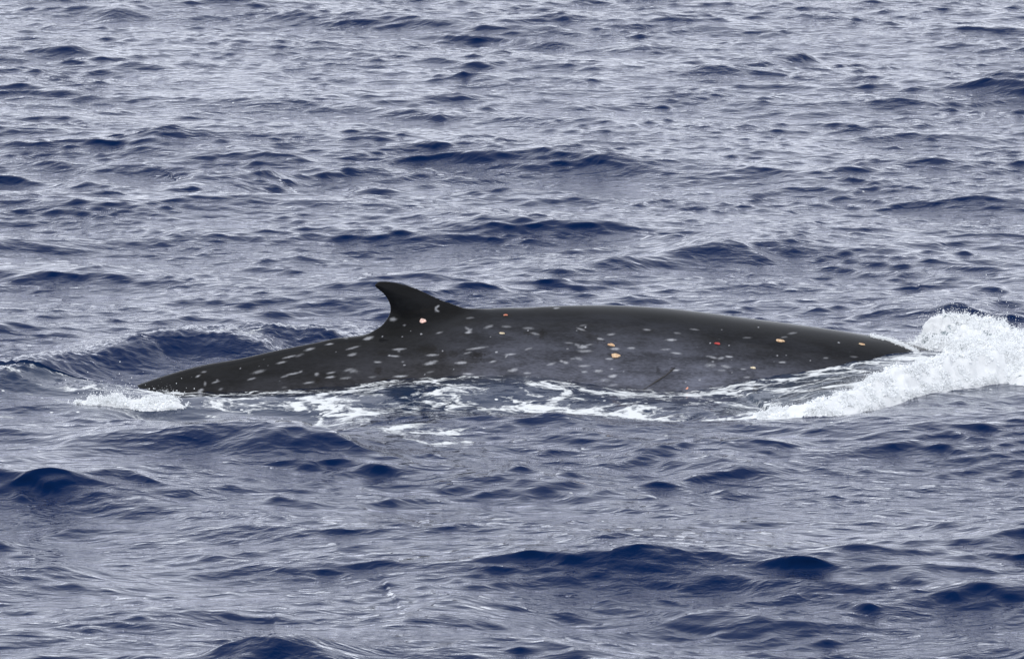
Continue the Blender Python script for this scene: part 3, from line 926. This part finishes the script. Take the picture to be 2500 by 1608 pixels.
def point_cloud(name, label, P, rad):
    """tiny round drops: one object of points with a radius each"""
    me = bpy.data.meshes.new(name)
    me.vertices.add(len(P)); me.vertices.foreach_set('co', np.asarray(P, np.float32).ravel())
    attr(me, 'rad', rad)
    o = link(name, me)
    ng = bpy.data.node_groups.new(name, 'GeometryNodeTree')
    ng.interface.new_socket('Geometry', in_out='INPUT', socket_type='NodeSocketGeometry')
    ng.interface.new_socket('Geometry', in_out='OUTPUT', socket_type='NodeSocketGeometry')
    gi = ng.nodes.new('NodeGroupInput'); go = ng.nodes.new('NodeGroupOutput')
    mp = ng.nodes.new('GeometryNodeMeshToPoints')
    na = ng.nodes.new('GeometryNodeInputNamedAttribute'); na.data_type = 'FLOAT'; na.inputs['Name'].default_value = 'rad'
    sm = ng.nodes.new('GeometryNodeSetMaterial'); sm.inputs['Material'].default_value = MAT_SPRAY
    ng.links.new(gi.outputs[0], mp.inputs['Mesh'])
    ng.links.new(na.outputs[0], mp.inputs['Radius'])
    ng.links.new(mp.outputs[0], sm.inputs['Geometry'])
    ng.links.new(sm.outputs[0], go.inputs[0])
    md = o.modifiers.new('points', 'NODES'); md.node_group = ng
    me.materials.append(MAT_SPRAY)
    tag(o, label, 'froth', 'stuff')
    return o


def build_froth(name, label, ribbons, nblob, blob_r, seed):
    VV, FF, WW = [], [], []
    n0 = 0
    pool = []
    for rb in ribbons:
        V, F, wh, env = froth(**rb)
        F3 = np.concatenate([F[:, [0, 1, 2]], F[:, [0, 2, 3]]])
        VV.append(V); FF.append(F3 + n0); WW.append(wh); n0 += len(V)
        pool.append(V[env > 0.25])
    pool = np.concatenate(pool)
    me = mesh_np(name, np.concatenate(VV), np.concatenate(FF), MAT_FROTH)
    attr(me, 'white', np.concatenate(WW))
    o = link(name, me)
    tag(o, label, 'splash', 'stuff')
    # fuzz of bubbles and torn drops standing on the churned surface
    r = np.random.default_rng(seed)
    p = pool[r.integers(0, len(pool), nblob)]
    c = noise3(p / .20, seed + 3) + 0.7 * noise3(p / .07, seed + 4)
    p = p[c > -0.04]; c = c[c > -0.04]
    up = r.exponential(1.0, len(p)) * (0.008 + 0.030 * np.clip(c, 0, 1))
    # drops follow torn strands rather than a uniform mist
    dirx = noise3(p / .10, seed + 5) * 0.9; diry = noise3(p / .10, seed + 6) * 0.9
    p = p + np.stack([dirx * up, diry * up, up], -1) + r.normal(0, .004, p.shape)
    rad = blob_r * np.exp(r.normal(0, .5, len(p))) * np.clip(1.2 - up / .08, .35, 1.2)
    point_cloud(name.replace('splash', 'froth').replace('foam', 'bubbles'), label.replace('splash', 'froth').replace('foam roll', 'bubble froth'), p, rad)
    return o, pool


def W3(pts, z=0.0):
    return [tuple(on_z(x, y, z)) for x, y in pts]


# bow splash over the head
b1 = dict(pts=W3([(2140, 842), (2200, 846), (2250, 846), (2310, 856), (2370, 872), (2440, 884), (2560, 890)]), W=[.10, .30, .45, .50, .50, .5, .4],
          H=[.0, .11, .16, .15, .12, .10, .05], lean=.2, seed=1, white=-.04)
b2 = dict(pts=W3([(2110, 812), (2140, 816), (2168, 817), (2200, 817), (2245, 815), (2300, 826), (2350, 846), (2420, 860), (2520, 870)]), W=[.04, .10, .18, .28, .35, .35, .30, .3, .3],
          H=[.0, .04, .16, .27, .25, .21, .16, .11, .06], lean=-.1, seed=11, white=-.13)
bow, bow_pool = build_froth('bow_splash', 'thick white splash breaking where the whale head enters the water', [b1, b2], 120000, .0034, 3)
# rolling foam front
f1 = dict(pts=[tuple(p) for p in FR[3:]], W=[.06, .13, .19, .21, .22, .24, .28, .32, .36, .4], H=[.0, .03, .05, .07, .08, .09, .10, .10, .09, .05], lean=.15, seed=21, white=.08)
f1['pts'] = [(p[0], p[1] + w * 0.85) for p, w in zip(f1['pts'], f1['W'])]
fro, fro_pool = build_froth('bow_wave_foam', 'curving white foam roll peeling away in front of the whale flank', [f1], 120000, .0032, 5)
# small splash at the tail stock
t1 = dict(pts=W3([(150, 928), (220, 931), (290, 929), (350, 928), (410, 928), (450, 928)]), W=[.05, .10, .12, .12, .10, .05], H=[.0, .02, .035, .04, .03, .0], lean=.05, rough=1.2, seed=31, white=.15, zoff=.005)
tail, tail_pool = build_froth('tail_splash', 'low white splash with thrown drops beside the tail stock', [t1], 26000, .0032, 7)

# thrown drops
dr = np.random.default_rng(77)


def drops(name, label, pool, n, h, spread, rmin, rmax, bias=(0, 0)):
    top = pool[np.argsort(-pool[:, 2])[:len(pool) // 2]]
    p = top[dr.integers(0, len(top), n)].copy()
    d = np.stack([dr.normal(bias[0], spread, n), dr.normal(0, spread * .6, n), dr.exponential(h, n)], -1)
    p += d
    o = point_cloud(name, label, p, dr.uniform(rmin, rmax, n)); tag(o, label, 'spray', 'stuff')


drops('bow_spray', 'scattered drops flung up around the bow splash', bow_pool, 1100, .05, .10, .0014, .0050, (-.06, 0))
drops('tail_spray', 'scattered drops flung up around the tail splash', tail_pool, 260, .05, .09, .002, .0055, (.06, 0))
# thin line of foam where the water slides off the head
hp = []
for q in np.linspace(0, 1, 2600):
    x = np.interp(q, [0, .35, .7, 1], [2035, 2075, 2112, 2146]) + dr.normal(0, 2.0)
    y = np.interp(q, [0, .35, .7, 1], [785, 793, 807, 823]) + dr.normal(0, 1.2 + 1.5 * q)
    P, nr = hit(x, y)
    if P is not None:
        hp.append(P + nr * dr.exponential(.006))
point_cloud('head_foam', 'thin white foam line curling across the submerging head', np.array(hp), dr.uniform(.0015, .0042, len(hp)))
print('done')
